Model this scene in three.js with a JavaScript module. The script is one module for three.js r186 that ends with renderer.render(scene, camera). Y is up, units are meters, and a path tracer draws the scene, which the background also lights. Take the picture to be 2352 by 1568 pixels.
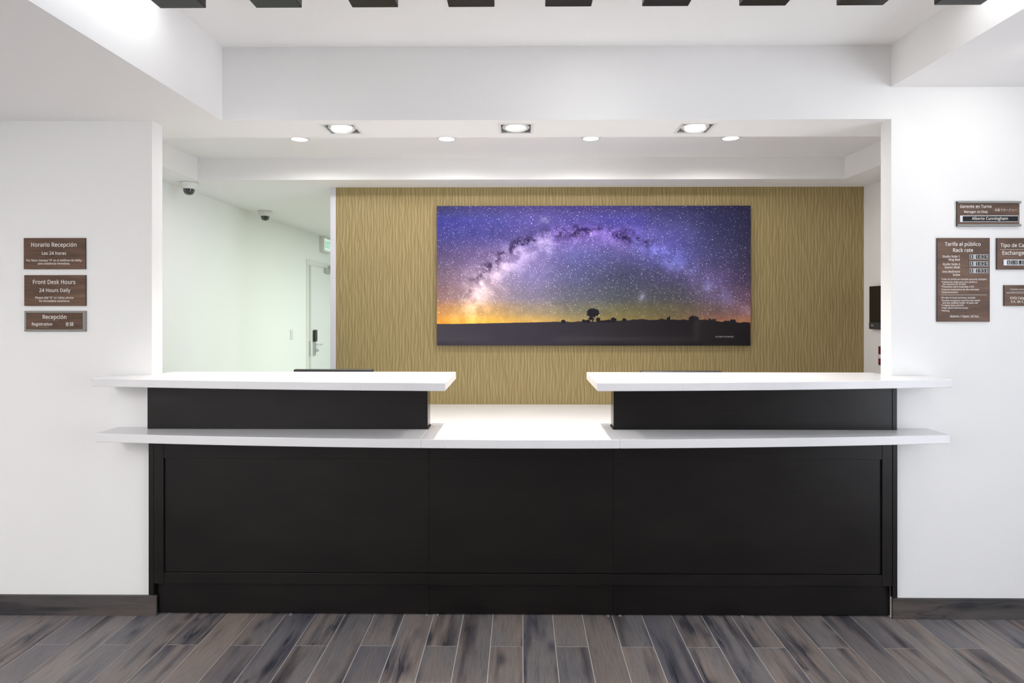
import * as THREE from 'three';
import { RoundedBoxGeometry } from 'three/addons/geometries/RoundedBoxGeometry.js';
import { mergeGeometries } from 'three/addons/utils/BufferGeometryUtils.js';
import { RectAreaLightUniformsLib } from 'three/addons/lights/RectAreaLightUniformsLib.js';

// ------------------------------------------------------------------ camera, sky, exposure
RectAreaLightUniformsLib.init();
const scene = new THREE.Scene();
const F = 1450, EYE = [0, 1.515, 3.085], YAW = 0.0088;          // focal length in pixels of the 2352 x 1568 frame
const camera = new THREE.PerspectiveCamera(2 * Math.atan(784 / F) * 180 / Math.PI, 2352 / 1568, 0.05, 60);
camera.position.set(...EYE);
camera.rotation.y = YAW;
camera.setViewOffset(2352, 1568, -8, 81, 2352, 1568);           // shifted lens: horizon at y = 703
scene.background = new THREE.Color(7.0, 7.4, 8.1);              // overcast daylight outside the lobby window
const renderer = new THREE.WebGLRenderer({ antialias: true });
renderer.toneMapping = THREE.LinearToneMapping;
renderer.toneMappingExposure = 1.03;
renderer.shadowMap.enabled = true;

// large ceiling panels: [x, y, z, width, depth, radiance, colour, label]
const PANELS = [
  [-2.85, 2.425, 3.6, 0.8, 2.4, 14.0, [1, 0.995, 0.99], 'long white ceiling light panel in the low lobby soffit'],
  [-2.5, 2.425, 5.6, 0.6, 1.2, 14.0, [1, 0.995, 0.99], 'short white ceiling light panel in the low soffit near the lobby rear wall'],
  [-0.5, 2.425, -3.3, 0.6, 1.2, 26.0, [0.87, 1.0, 0.90], 'greenish white ceiling light panel behind the gold wall'],
  [-0.7, 2.425, -5.6, 0.6, 1.2, 15.0, [0.85, 1.0, 0.95], 'greenish white ceiling light panel opposite the white door'],
];
const GIMBAL_CANDELA = 7.6, TRAY_CANDELA = 1.25, SOFFIT_CANDELA = [1.1, 0.7], STRIPS = [20, 56, 16];

// ------------------------------------------------------------------ helpers
function rng(seed) { let a = seed >>> 0; return () => { a = (a + 0x6d2b79f5) | 0; let t = Math.imul(a ^ (a >>> 15), 1 | a); t = (t + Math.imul(t ^ (t >>> 7), 61 | t)) ^ t; return ((t ^ (t >>> 14)) >>> 0) / 4294967296; }; }
const clamp = (x, a = 0, b = 1) => Math.min(b, Math.max(a, x)), mix = (a, b, t) => a + (b - a) * t, smooth = (a, b, x) => { const t = clamp((x - a) / (b - a)); return t * t * (3 - 2 * t); };
function hash(x, y, s) { let h = Math.imul(x, 374761393) ^ Math.imul(y, 668265263) ^ Math.imul(s, 1274126177); h = Math.imul(h ^ (h >>> 13), 1274126177); return ((h ^ (h >>> 16)) >>> 0) / 4294967296; }
function vnoise(x, y, s) {
  const xi = Math.floor(x), yi = Math.floor(y), fx = x - xi, fy = y - yi, u = fx * fx * (3 - 2 * fx), v = fy * fy * (3 - 2 * fy);
  return mix(mix(hash(xi, yi, s), hash(xi + 1, yi, s), u), mix(hash(xi, yi + 1, s), hash(xi + 1, yi + 1, s), u), v);
}
function fbm(x, y, s, n = 4) { let v = 0, a = 0.5, t = 0; for (let i = 0; i < n; i++) { v += a * vnoise(x, y, s + i * 17); t += a; a *= 0.5; x *= 2.03; y *= 2.03; } return v / t; }
function dataTex(w, h, fn, srgb = true) {            // fn(u, v, out) with v upwards, values 0..255
  const d = new Uint8Array(w * h * 4), o = [0, 0, 0];
  for (let y = 0; y < h; y++) for (let x = 0; x < w; x++) { fn((x + 0.5) / w, (y + 0.5) / h, o); const i = (y * w + x) * 4; d[i] = clamp(o[0], 0, 255); d[i + 1] = clamp(o[1], 0, 255); d[i + 2] = clamp(o[2], 0, 255); d[i + 3] = 255; }
  const t = new THREE.DataTexture(d, w, h); t.wrapS = t.wrapT = THREE.RepeatWrapping; t.magFilter = THREE.LinearFilter; t.minFilter = THREE.LinearMipmapLinearFilter; t.generateMipmaps = true;
  if (srgb) t.colorSpace = THREE.SRGBColorSpace; t.needsUpdate = true; return t;
}
const names = new Map();
function numbered(n) { const k = names.get(n) ?? 0; names.set(n, k + 1); return k ? n + '_' + String(k).padStart(3, '0') : n; }
function metric(g, s = 1) {                          // uv in metres / s, by the way each face points
  const p = g.attributes.position, n = g.attributes.normal, uv = new Float32Array(p.count * 2);
  for (let i = 0; i < p.count; i++) {
    const ax = Math.abs(n.getX(i)), ay = Math.abs(n.getY(i)), az = Math.abs(n.getZ(i));
    let u = p.getX(i), v = p.getY(i);
    if (ax > ay && ax > az) u = p.getZ(i); else if (ay >= az) v = p.getZ(i);
    uv[i * 2] = u / s; uv[i * 2 + 1] = v / s;
  }
  g.setAttribute('uv', new THREE.BufferAttribute(uv, 2)); return g;
}
function box(x0, x1, y0, y1, z0, z1) { const g = new THREE.BoxGeometry(x1 - x0, y1 - y0, z1 - z0); g.translate((x0 + x1) / 2, (y0 + y1) / 2, (z0 + z1) / 2); return metric(g); }
function rbox(x0, x1, y0, y1, z0, z1, r = 0.003, seg = 2) { const g = new RoundedBoxGeometry(x1 - x0, y1 - y0, z1 - z0, seg, r); g.translate((x0 + x1) / 2, (y0 + y1) / 2, (z0 + z1) / 2); return metric(g); }
function cyl(r0, r1, h, seg = 32, open = false) { return new THREE.CylinderGeometry(r0, r1, h, seg, 1, open); }
function merged(geos) {
  if (!Array.isArray(geos)) return geos;
  if (geos.length === 1) return geos[0];
  return mergeGeometries(geos.map((g) => { g = g.index ? g.toNonIndexed() : g; for (const k of Object.keys(g.attributes)) if (!['position', 'normal', 'uv'].includes(k)) g.deleteAttribute(k); return g; }));
}
function part(name, geos, mat, parent) {
  const m = new THREE.Mesh(merged(geos), mat); m.name = name; m.castShadow = m.receiveShadow = true; parent.add(m); return m;
}
function struct(name, geos, mat) { const m = part(numbered(name), geos, mat, scene); m.userData = { kind: 'structure', label: '', category: '' }; return m; }
function say(o, label, category, group) { o.userData.label = label; o.userData.category = category; if (group) o.userData.group = group; return o; }
function setting(name, geos, mat, label, category) { return say(struct(name, geos, mat), label, category); }
function thing(name, label, category, [x, y, z] = [0, 0, 0], group) {
  const o = new THREE.Group(); o.name = numbered(name); o.position.set(x, y, z); scene.add(o); return say(o, label, category, group);
}
// pixel of the photograph -> point on the plane z = const
function onZ(px, py, z) {
  const cx = (px - 1184) / F, cy = (703 - py) / F, c = Math.cos(YAW), s = Math.sin(YAW);
  const d = [cx * c - s, cy, -cx * s - c], t = (z - EYE[2]) / d[2];
  return [EYE[0] + d[0] * t, EYE[1] + d[1] * t];
}
function rectOnZ(x0, y0, x1, y1, z) { const [a, t] = onZ(x0, (y0 + y1) / 2, z), [b] = onZ(x1, (y0 + y1) / 2, z), [, top] = onZ((x0 + x1) / 2, y0, z), [, bot] = onZ((x0 + x1) / 2, y1, z); return { x0: a, x1: b, y0: bot, y1: top }; }

// ------------------------------------------------------------------ materials
const paintBump = dataTex(512, 512, (u, v, o) => { const n = 128 + 60 * (vnoise(u * 160, v * 160, 3) - 0.5) + 60 * (vnoise(u * 64, v * 64, 5) - 0.5); o[0] = o[1] = o[2] = n; }, false);
function std(color, roughness = 0.6, metalness = 0, extra = {}) { return new THREE.MeshStandardMaterial({ color: new THREE.Color(...color), roughness, metalness, ...extra }); }
function phys(color, roughness, extra = {}) { return new THREE.MeshPhysicalMaterial({ color: new THREE.Color(...color), roughness, ...extra }); }
const M = {};
M.paint = std([0.87, 0.865, 0.855], 0.85, 0, { bumpMap: paintBump, bumpScale: 0.0006 });
M.ceiling = std([0.88, 0.87, 0.86], 0.92, 0, { bumpMap: paintBump, bumpScale: 0.0005 });
M.whiteMetal = std([0.78, 0.78, 0.77], 0.4);
M.trimWhite = std([0.70, 0.69, 0.74], 0.4);
M.steel = std([0.55, 0.55, 0.55], 0.32, 0.9);
M.brushed = std([0.24, 0.235, 0.225], 0.5, 0.35);
M.alu = std([0.50, 0.50, 0.51], 0.4, 0.4);
M.black = std([0.012, 0.012, 0.013], 0.35);
M.blackMatte = std([0.02, 0.02, 0.02], 0.7);
M.housing = std([0.52, 0.51, 0.50], 0.6);
M.chrome = std([0.85, 0.85, 0.86], 0.12, 1);
M.grout = std([0.72, 0.70, 0.70], 0.9);
M.plastic = std([0.78, 0.78, 0.76], 0.35);
M.dome = phys([0.02, 0.025, 0.025], 0.08, { clearcoat: 1 });
M.red = std([0.16, 0.008, 0.02], 0.4);
M.officeFloor = std([0.45, 0.44, 0.42], 0.5);
M.paneGlass = phys([1, 1, 1], 0.02, { transmission: 1, thickness: 0, ior: 1.5 });
M.mullion = std([0.05, 0.05, 0.05], 0.4, 0.5);
const glow = (c, k) => new THREE.MeshStandardMaterial({ color: 0x000000, emissive: new THREE.Color(...c), emissiveIntensity: k, roughness: 0.6 });
// dark-stained timber of the desk and the ceiling beams
const darkGrain = dataTex(1024, 1024, (u, v, o) => {
  const f = fbm(u * 6, v * 120, 11, 4), b = fbm(u * 4, v * 7, 23, 4), k = 0.85 + 0.22 * (f - 0.5) + 0.55 * (b - 0.5);
  o[0] = 27 * k; o[1] = 23.5 * k; o[2] = 22.5 * k;
});
const darkRough = dataTex(512, 512, (u, v, o) => { const b = fbm(u * 5, v * 5, 31, 4), f = fbm(u * 4, v * 90, 33, 3); o[0] = o[1] = o[2] = 92 + 30 * (b - 0.5) + 14 * (f - 0.5); }, false);
M.darkWood = new THREE.MeshPhysicalMaterial({ map: darkGrain, roughnessMap: darkRough, roughness: 1, specularIntensity: 0.6 });
M.darkGloss = new THREE.MeshPhysicalMaterial({ map: darkGrain, roughness: 0.12 });
// white quartz with a few faint grey veins
const quartzMap = dataTex(1024, 1024, (u, v, o) => {
  const w = fbm(u * 5, v * 5, 41, 5), vein = Math.exp(-Math.pow((fbm(u * 3 + w, v * 9, 47, 4) - 0.5) / 0.006, 2)) * smooth(0.5, 0.68, fbm(u * 9, v * 9, 53, 3));
  const k = 1 - 0.035 * vein - 0.03 * (w - 0.5); o[0] = 231 * k; o[1] = 230 * k; o[2] = 232 * k;
});
M.quartz = new THREE.MeshPhysicalMaterial({ map: quartzMap, roughness: 0.2, specularIntensity: 0.4 });
for (const t of [darkGrain, darkRough, quartzMap, paintBump]) t.wrapS = t.wrapT = THREE.MirroredRepeatWrapping;
// wood-look porcelain
const woodTile = dataTex(1024, 2048, (u, v, o) => {                 // 1 m across, 2 m along the grain
  const x = u * 1.0, y = v * 2.0, wob = 0.03 * (fbm(x * 4, y * 1.3, 60, 3) - 0.5);
  let kn = 0; for (let i = 0; i < 26; i++) { const kx = hash(i, 1, 9), ky = hash(i, 2, 9) * 2, dx = (x - kx) / 0.022, dy = (y - ky) / 0.06, r = Math.sqrt(dx * dx + dy * dy) + 0.6 * (fbm(x * 40, y * 16, 66, 2) - 0.5); kn = Math.max(kn, Math.exp(-r * r * 1.3)); }
  const streak = fbm((x + wob) * 34, y * 2.2, 61, 5), fine = fbm((x + wob) * 330, y * 16, 62, 3), blot = fbm((x + wob) * 9, y * 2.6, 63, 5), hue = fbm(x * 5, y * 1.3, 64, 4), speck = vnoise(x * 420, y * 150, 65);
  const vn = fbm((x + 1.6 * wob) * 13, y * 1.7, 67, 4), vein = Math.exp(-Math.pow((vn - 0.5) / 0.012, 2)) * smooth(0.46, 0.62, blot);
  let d = 0.75 * smooth(0.44, 0.74, 0.5 * streak + 0.5 * blot) + 0.6 * kn + 0.55 * vein; d = clamp(d + 1.0 * (fine - 0.5) * (0.3 + d));
  const w = smooth(0.36, 0.66, hue), br = [mix(116, 130, w), mix(112, 119, w), mix(112, 112, w)], dk = [mix(50, 58, w), mix(51, 56, w), mix(61, 61, w)];
  const k = 1 + 0.34 * (fine - 0.5) + (speck > 0.88 ? 0.09 : 0);
  for (let c = 0; c < 3; c++) o[c] = mix(br[c], dk[c], d) * k;
});
const woodBump = dataTex(512, 1024, (u, v, o) => { const k = 128 + 120 * (fbm(u * 200, v * 12, 71, 3) - 0.5); o[0] = o[1] = o[2] = k; }, false);
const tileTints = [[1.15, 1.15, 1.17], [0.92, 0.94, 1.02], [1.36, 1.32, 1.30], [1.08, 1.1, 1.17], [1.24, 1.2, 1.18]];
M.tiles = tileTints.map((t) => new THREE.MeshPhysicalMaterial({ map: woodTile, color: new THREE.Color(...t), roughness: 0.5, bumpMap: woodBump, bumpScale: 0.0006, specularIntensity: 0.6 }));
M.skirt = new THREE.MeshPhysicalMaterial({ map: woodTile, color: new THREE.Color(0.46, 0.44, 0.43), roughness: 0.5 });
// gold wall covering with wavy vertical ribs
const GW = 1.92, GH = 1.68;
const [goldMap, goldBump] = (() => {
  const W = 2048, H = 1792, dark = new Float32Array(W * H), lite = new Float32Array(W * H), r = rng(77), N = 80;
  function family(buf, phase, sharp, str) {
    for (let i = 0; i < N; i++) {
      const base = (i + phase + 0.3 * (r() - 0.5)) / N * W, a = [1, 2, 3].map(() => r() * 6.283), k = [3 + Math.floor(r() * 3), 7 + Math.floor(r() * 3), 11 + Math.floor(r() * 5)], am = [2.6 + 2.2 * r(), 2.6 + 2.0 * r(), 1.2 * r()];
      const fade = r() * 6.283;
      for (let y = 0; y < H; y++) {
        const t = y / H * 6.2832, c = base + am[0] * Math.sin(k[0] * t + a[0]) + am[1] * Math.sin(k[1] * t + a[1]) + am[2] * Math.sin(k[2] * t + a[2]);
        const s = str * (0.72 + 0.28 * Math.sin(5 * t + fade));
        for (let x = Math.floor(c) - 11; x <= Math.floor(c) + 11; x++) { const d = (x - c) / sharp, j = y * W + ((x % W) + W) % W; buf[j] = Math.max(buf[j], s * Math.exp(-d * d)); }
      }
    }
  }
  family(dark, 0, 2.0, 1); family(lite, 0.42, 2.6, 1);
  const col = new Uint8Array(W * H * 4), bmp = new Uint8Array(W * H * 4);
  for (let y = 0; y < H; y++) for (let x = 0; x < W; x++) {
    const j = y * W + x, i = j * 4, n = 1 + 0.05 * (vnoise(x * 0.5, y * 0.5, 81) - 0.5), d = dark[j], l = lite[j] * (1 - 0.5 * d);
    const c = [mix(mix(160, 188, l), 116, d * 0.75), mix(mix(142, 170, l), 94, d * 0.75), mix(mix(98, 128, l), 50, d * 0.75)];
    for (let k = 0; k < 3; k++) col[i + k] = clamp(c[k] * n, 0, 255);
    bmp[i] = bmp[i + 1] = bmp[i + 2] = clamp(120 + 100 * l - 110 * d, 0, 255); col[i + 3] = bmp[i + 3] = 255;
  }
  return [col, bmp].map((d, k) => { const t = new THREE.DataTexture(d, W, H); t.wrapS = t.wrapT = THREE.RepeatWrapping; t.magFilter = THREE.LinearFilter; t.minFilter = THREE.LinearMipmapLinearFilter; t.generateMipmaps = true; if (!k) t.colorSpace = THREE.SRGBColorSpace; t.repeat.set(1 / GW, 1 / GH); t.needsUpdate = true; return t; });
})();
M.gold = new THREE.MeshPhysicalMaterial({ map: goldMap, bumpMap: goldBump, bumpScale: 0.0004, roughness: 0.55, specularIntensity: 0.6 });

// ------------------------------------------------------------------ the room: sizes
const ZG = -1.745, XL = -2.61, XR = 2.61, YC = 2.425, YT = 2.581, YV = 2.785, OL = -1.813, OR = 1.80, TL = -1.466, TR = 1.80, YR = 2.58, LOBBY = 3.6, BACK = 6.5, REAR = -8;
// floor of single wood-look tiles
const floor = setting('floor', box(-LOBBY - 0.12, LOBBY + 0.12, -0.08, -0.0015, -0.3, BACK + 0.12), M.grout, 'wood-look porcelain plank floor with pale grout', 'floor');
{
  const P = 0.1456, X0 = 0.0085, L = 0.9, g = 0.0040, r = rng(5), far = [];
  for (let k = -24; k < 25; k++) {
    const odd = Math.abs(k) % 2 === 1, xa = X0 + k * P + g / 2, xb = X0 + (k + 1) * P - g / 2;
    for (let z = (odd ? 0.272 : 0.722) - L; z < BACK; z += L) {
      const za = Math.max(z + g / 2, -0.28), zb = Math.min(z + L - g / 2, BACK); if (zb < -0.2) continue;
      const x0 = Math.max(xa, -LOBBY), x1 = Math.min(xb, LOBBY); if (x1 - x0 < 0.01) continue;
      const G = new THREE.BoxGeometry(x1 - x0, 0.012, zb - za); G.translate((x0 + x1) / 2, -0.006, (za + zb) / 2);
      const u0 = r() * 0.85, v0 = r() * 0.55, uv = G.attributes.uv, p = G.attributes.position, f = r() < 0.5 ? 1 : -1;
      for (let i = 0; i < p.count; i++) uv.setXY(i, u0 + (p.getX(i) - x0), (v0 + (f > 0 ? p.getZ(i) - za : zb - p.getZ(i)) / 2));
      const m = M.tiles[Math.floor(r() * M.tiles.length)];
      if (z < 3.2) part('floor_tile', G, m, floor); else far.push(G);
    }
  }
  const f = part('floor_tile_field', far, M.tiles[0], floor); f.userData.kind = 'stuff';
}
setting('floor_office', box(XL - 0.12, XR + 0.12, -0.08, 0, REAR - 0.12, -0.3), M.officeFloor, 'grey office floor behind the reception desk', 'floor');
// front wall either side of the opening, header across it
setting('wall_front_left', box(-LOBBY - 0.12, OL, 0, YC, -0.09, 0), M.paint, 'white painted wall carrying the opening hours signs', 'wall');
setting('wall_front_right', box(OR, LOBBY + 0.12, 0, YR, -0.09, 0), M.paint, 'white painted wall carrying the rate signs', 'wall');
const GIM = [[785], [1185], [1597]].map(([px]) => { const d = (YC - EYE[1]) * F / (703 - 294.5), x = onZ(px, 294.5, EYE[2] - d)[0]; return x; });
const GZ0 = -0.070, GZ1 = -0.228, GH2 = (GZ0 - GZ1) / 2, GZC = (GZ0 + GZ1) / 2;
{
  const g = [box(TL - 0.4, OR, YC, 2.9, GZ0, 0), box(XL, XR, YC, 2.9, -0.315, GZ1)], cuts = [XL, ...GIM.flatMap((x) => [x - GH2, x + GH2]), XR];
  for (let i = 0; i < cuts.length; i += 2) g.push(box(cuts[i], cuts[i + 1], YC, 2.9, GZ1, GZ0));
  for (const x of GIM) g.push(box(x - GH2, x + GH2, YC + 0.13, 2.9, GZ1, GZ0));
  setting('wall_front_header', g, M.ceiling, 'white boxed header above the reception opening', 'wall');
}
// lobby ceiling: raised tray between a low soffit and a higher one
setting('ceiling', box(TL, TR, YV, YV + 0.15, 0, 5.2), M.ceiling, 'white raised tray ceiling above the dark beams', 'ceiling');
setting('ceiling_soffit_low', box(-LOBBY - 0.12, TL, YC, YV + 0.15, 0, BACK + 0.12), M.ceiling, 'low white soffit beside the tray ceiling', 'ceiling');
setting('ceiling_soffit_high', box(TR, LOBBY + 0.12, YR, YV + 0.15, 0, BACK + 0.12), M.ceiling, 'shallow white soffit above the rate signs', 'ceiling');
setting('ceiling_soffit_rear', box(TL, TR, YC, YV + 0.15, 5.2, BACK + 0.12), M.ceiling, 'white soffit at the rear end of the lobby', 'ceiling');
setting('wall_lobby_left', box(-LOBBY - 0.12, -LOBBY, 0, YC, 0, BACK + 0.12), M.paint, 'white side wall of the lobby', 'wall');
setting('wall_lobby_rear', box(-LOBBY, LOBBY, 0, YR, BACK, BACK + 0.12), M.paint, 'white rear wall of the lobby', 'wall');
const WZ0 = 1.5, WZ1 = 3.3, WY0 = 0.1, WY1 = 2.45;
setting('wall_lobby_right', [box(LOBBY, LOBBY + 0.12, 0, WY0, 0, BACK), box(LOBBY, LOBBY + 0.12, WY1, YR, 0, BACK), box(LOBBY, LOBBY + 0.12, WY0, WY1, 0, WZ0), box(LOBBY, LOBBY + 0.12, WY0, WY1, WZ1, BACK)], M.paint, 'white side wall of the lobby with the window', 'wall');
function lobbyWindow(name, label, width, n, place) {           // built along +x, then turned into its wall
  const w = new THREE.Group(); w.name = name; w.userData = { kind: 'structure', label, category: 'window' }; scene.add(w);
  const t = 0.05, step = width / n, hw = width / 2;
  part('window_frame', [box(-hw, hw, WY0, WY0 + t, -0.03, 0.03), box(-hw, hw, WY1 - t, WY1, -0.03, 0.03), box(-hw, -hw + t, WY0 + t, WY1 - t, -0.03, 0.03), box(hw - t, hw, WY0 + t, WY1 - t, -0.03, 0.03)], M.mullion, w);
  for (let i = 1; i < n; i++) part('mullion', box(-hw + i * step - t / 2, -hw + i * step + t / 2, WY0 + t, WY1 - t, -0.03, 0.03), M.mullion, w);
  for (let i = 0; i < n; i++) { const g = new THREE.PlaneGeometry(step, WY1 - WY0 - 2 * t); g.translate(-hw + (i + 0.5) * step, (WY0 + WY1) / 2, 0); part('pane', g, M.paneGlass, w); }
  place(w);
}
lobbyWindow('window_1', 'lobby window in a dark metal frame in the side wall', WZ1 - WZ0, 2, (w) => { w.rotation.y = Math.PI / 2; w.position.set(LOBBY + 0.06, 0, (WZ0 + WZ1) / 2); });
// skirting tiles
function grainAlongX(...a) { const g = rbox(...a), p = g.attributes.position, uv = g.attributes.uv; for (let i = 0; i < p.count; i++) uv.setXY(i, 0.1 + p.getY(i) + p.getZ(i), (p.getX(i) - a[0]) / 2); return g; }
setting('baseboard_left', grainAlongX(-LOBBY, -1.785, 0, 0.099, 0, 0.012, 0.0015), M.skirt, 'wood-look tile skirting below the opening hours signs', 'baseboard');
setting('baseboard_right', grainAlongX(1.80, LOBBY, 0, 0.099, 0, 0.012, 0.0015), M.skirt, 'wood-look tile skirting below the rate signs', 'baseboard');
// office behind
setting('wall_left', [box(XL - 0.12, XL, 0, 2.6, -4.585, -0.09), box(XL - 0.12, XL, 2.065, 2.6, -5.56, -4.585), box(XL - 0.12, XL, 0, 2.6, REAR, -5.56), box(XL - 0.14, XL - 0.12, 0, 2.1, -5.62, -4.52)], M.paint, 'white office side wall with the dome cameras and the door', 'wall');
setting('wall_right', box(XR, XR + 0.12, 0, 2.6, ZG - 0.105, -0.09), M.paint, 'white office side wall with the black screen', 'wall');
setting('wall_back', box(-1.42, XR, 0, YC, ZG - 0.105, ZG), M.gold, 'gold wall covering with wavy vertical ribs', 'wall');
setting('trim_1', rbox(-1.462, -1.42, 0, YC - 0.001, ZG - 0.105, ZG + 0.004, 0.002), M.trimWhite, 'white edge strip at the end of the gold wall', 'trim');
setting('wall_rear_end', [box(XL, 1.32, 0, 2.6, REAR - 0.12, REAR), box(1.2, 1.32, 0, 2.6, REAR, ZG - 0.105)], M.paint, 'white walls of the passage behind the gold wall', 'wall');
setting('ceiling_office', [box(XL, XR, YC, 2.7, REAR, -1.449), box(XL, -2.333, YC, 2.7, -1.449, -0.315), box(2.314, XR, YC, 2.7, -1.449, -0.315), box(-2.333, 2.314, YT, 2.7, -1.449, -0.315)], M.ceiling, 'white office ceiling with a shallow recessed tray', 'ceiling');

// ------------------------------------------------------------------ beams in the lobby tray
{
  const zEnd = EYE[2] - 2.2, w = 0.161, pitch = 0.3366, first = onZ(368.6, 16, zEnd)[0];
  const where = ['against the low soffit', 'second from the low soffit', 'third from the low soffit', 'fourth from the low soffit', 'in the middle of the tray', 'fourth from the high soffit', 'third from the high soffit', 'second from the high soffit', 'against the high soffit'];
  for (let i = 0; i < 9; i++) {
    const m = part(numbered('ceiling_beam'), rbox(-w / 2, w / 2, 0, YV - 2.557, 0, 4.2, 0.003), M.darkWood, scene);
    m.position.set(first + w / 2 + i * pitch, 2.557, zEnd); say(m, 'dark-stained timber ceiling beam ' + where[i], 'beam', 'dark ceiling beams');
  }
}

// ------------------------------------------------------------------ reception desk
const YL = 0.923, TLOW = 0.04, YU = 1.177, TUP = 0.037, BODY_TOP = YL - TLOW;
{
  const d = thing('reception_desk', 'dark-stained timber reception desk front with recessed panels below the white counter', 'desk', [0, 0, 0]);
  const eL = onZ(341, 1150, 0.02)[0], eR = onZ(2061.5, 1150, 0.022)[0], sR = onZ(2049.5, 1150, 0.02)[0], gL = onZ(376, 1150, 0.02)[0], gR = onZ(2026, 1150, 0.02)[0];
  const bays = [[gL, -0.4501], [-0.4489, 0.4489], [0.4501, gR]], ends = [[-1.80, -0.4501], [-0.4489, 0.4489], [0.4501, 1.798]];
  part('carcass', box(-1.79, 1.785, 0.01, BODY_TOP, -0.11, -0.022), M.darkWood, d);
  bays.forEach(([a, b], i) => {
    part('front_panel', box(a, b, 0.217, 0.774, -0.02, 0.011), M.darkWood, d);
    const c = a, e = b;
    part('top_rail', rbox(c, e, 0.774, BODY_TOP, -0.02, 0.02, 0.0015), M.darkWood, d);
    part('bottom_rail', rbox(c, e, 0.162, 0.2155, -0.02, 0.02, 0.0015), M.darkWood, d);
    const [k0, k1] = ends[i];
    part('kick_board', rbox(k0, k1, 0.008, 0.162, -0.024, -0.008, 0.0012), M.darkWood, d);
  });
  part('stile', rbox(eL + 0.026, gL - 0.001, 0.162, BODY_TOP, 0.0005, 0.02, 0.0015), M.darkWood, d);
  part('end_strip', rbox(eL, eL + 0.025, 0.106, BODY_TOP, 0.0005, 0.02, 0.0015), M.darkWood, d);
  part('stile', rbox(gR + 0.001, sR, 0.162, BODY_TOP, 0.0005, 0.02, 0.0015), M.darkWood, d);
  part('end_strip', rbox(sR + 0.001, eR, 0.106, BODY_TOP, 0.0005, 0.022, 0.0015), M.darkWood, d);
  const footGeo = cyl(0.008, 0.009, 0.006, 20);
  for (const px of [667, 980, 1004, 1397, 1425, 1706]) { const f = part('levelling_foot', footGeo, M.brushed, d); f.position.set(onZ(px, 1413, -0.003)[0], 0.003, -0.0095); f.userData.label = 'small pale levelling foot'; }
}
const arcZ = (x, mid, sag) => mid - sag * (x / 2) * (x / 2);
function counterGeo(x0, x1, zb, zbOut, yTop, th, mid, sag) {          // plan outline notched round the wall, bowed front
  const s = new THREE.Shape(), pts = [], n = 28, e = 0.003, inL = Math.max(x0, OL + 0.002), inR = Math.min(x1, OR - 0.002);
  pts.push([x0, arcZ(x0, mid, sag)]);
  for (let i = 1; i < n; i++) { const x = mix(x0, x1, i / n); pts.push([x, arcZ(x, mid, sag)]); }
  pts.push([x1, arcZ(x1, mid, sag)]);
  if (inR < x1) pts.push([x1, zbOut], [inR, zbOut]);
  pts.push([inR, zb], [inL, zb]);
  if (inL > x0) pts.push([inL, zbOut], [x0, zbOut]);
  pts.forEach(([x, z], i) => (i ? s.lineTo(x, -z) : s.moveTo(x, -z)));
  const g = new THREE.ExtrudeGeometry(s, { depth: th - 2 * e, bevelEnabled: true, bevelThickness: e, bevelSize: e, bevelOffset: -e, bevelSegments: 2 });
  g.rotateX(-Math.PI / 2); g.translate(0, yTop - th + e, 0); return metric(g);
}
{
  const c = thing('lower_countertop', 'long white quartz counter shelf bowed at the front, lying on the dark desk base', 'countertop', [0, 0, 0]);
  for (const [a, b] of [[-1.983, -0.4465], [-0.4457, 0.4396], [0.4404, 1.972]]) part('slab', counterGeo(a, b, -0.115, 0.001, YL, TLOW, 0.285, 0.125), M.quartz, c);
  const ul = part(numbered('upper_countertop'), counterGeo(-2.008, -0.335, -0.165, 0.001, YU, TUP, 0.305, 0.155), M.quartz, scene);
  say(ul, 'raised white quartz countertop running towards the opening hours signs', 'countertop', 'raised countertops');
  const ur = part(numbered('upper_countertop'), counterGeo(0.336, 1.994, -0.155, 0.001, YU, TUP, 0.305, 0.155), M.quartz, scene);
  say(ur, 'raised white quartz countertop running towards the rate signs', 'countertop', 'raised countertops');
}
for (const s of [-1, 1]) {
  const r = thing('counter_riser', s < 0 ? 'low dark panelled riser under the raised counter on the opening hours side' : 'low dark panelled riser under the raised counter on the rate sign side', 'riser', [0, YL, 0], 'counter risers');
  const h = YU - TUP - YL, X = (a, b) => (s < 0 ? [-b, -a] : [a, b]);
  const inner = s < 0 ? 0.451 : 0.4455, eR = onZ(2060.5, 940, 0.054)[0], end = s < 0 ? -onZ(338.5, 940, 0.052)[0] : onZ(2049, 940, 0.052)[0];
  part('front_panel', rbox(...X(inner - 0.001, end), 0.0005, h, 0.035, 0.052, 0.0012), M.darkWood, r);
  part('end_panel', box(...X(inner, inner + 0.016), 0.0005, h, -0.045, 0.035), M.darkGloss, r);
  part('support_wall', box(...X(inner + 0.016, 1.775), 0.0005, h, -0.045, 0.035), M.paint, r).userData.label = 'white painted support wall';
  part('base_strip', box(...X(inner - 0.005, inner), 0.0005, 0.006, -0.047, 0.05), M.darkWood, r);
  if (s > 0) part('end_strip', rbox(end + 0.001, eR, 0.0005, h, 0.0005, 0.054, 0.0012), M.darkWood, r);
}
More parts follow.
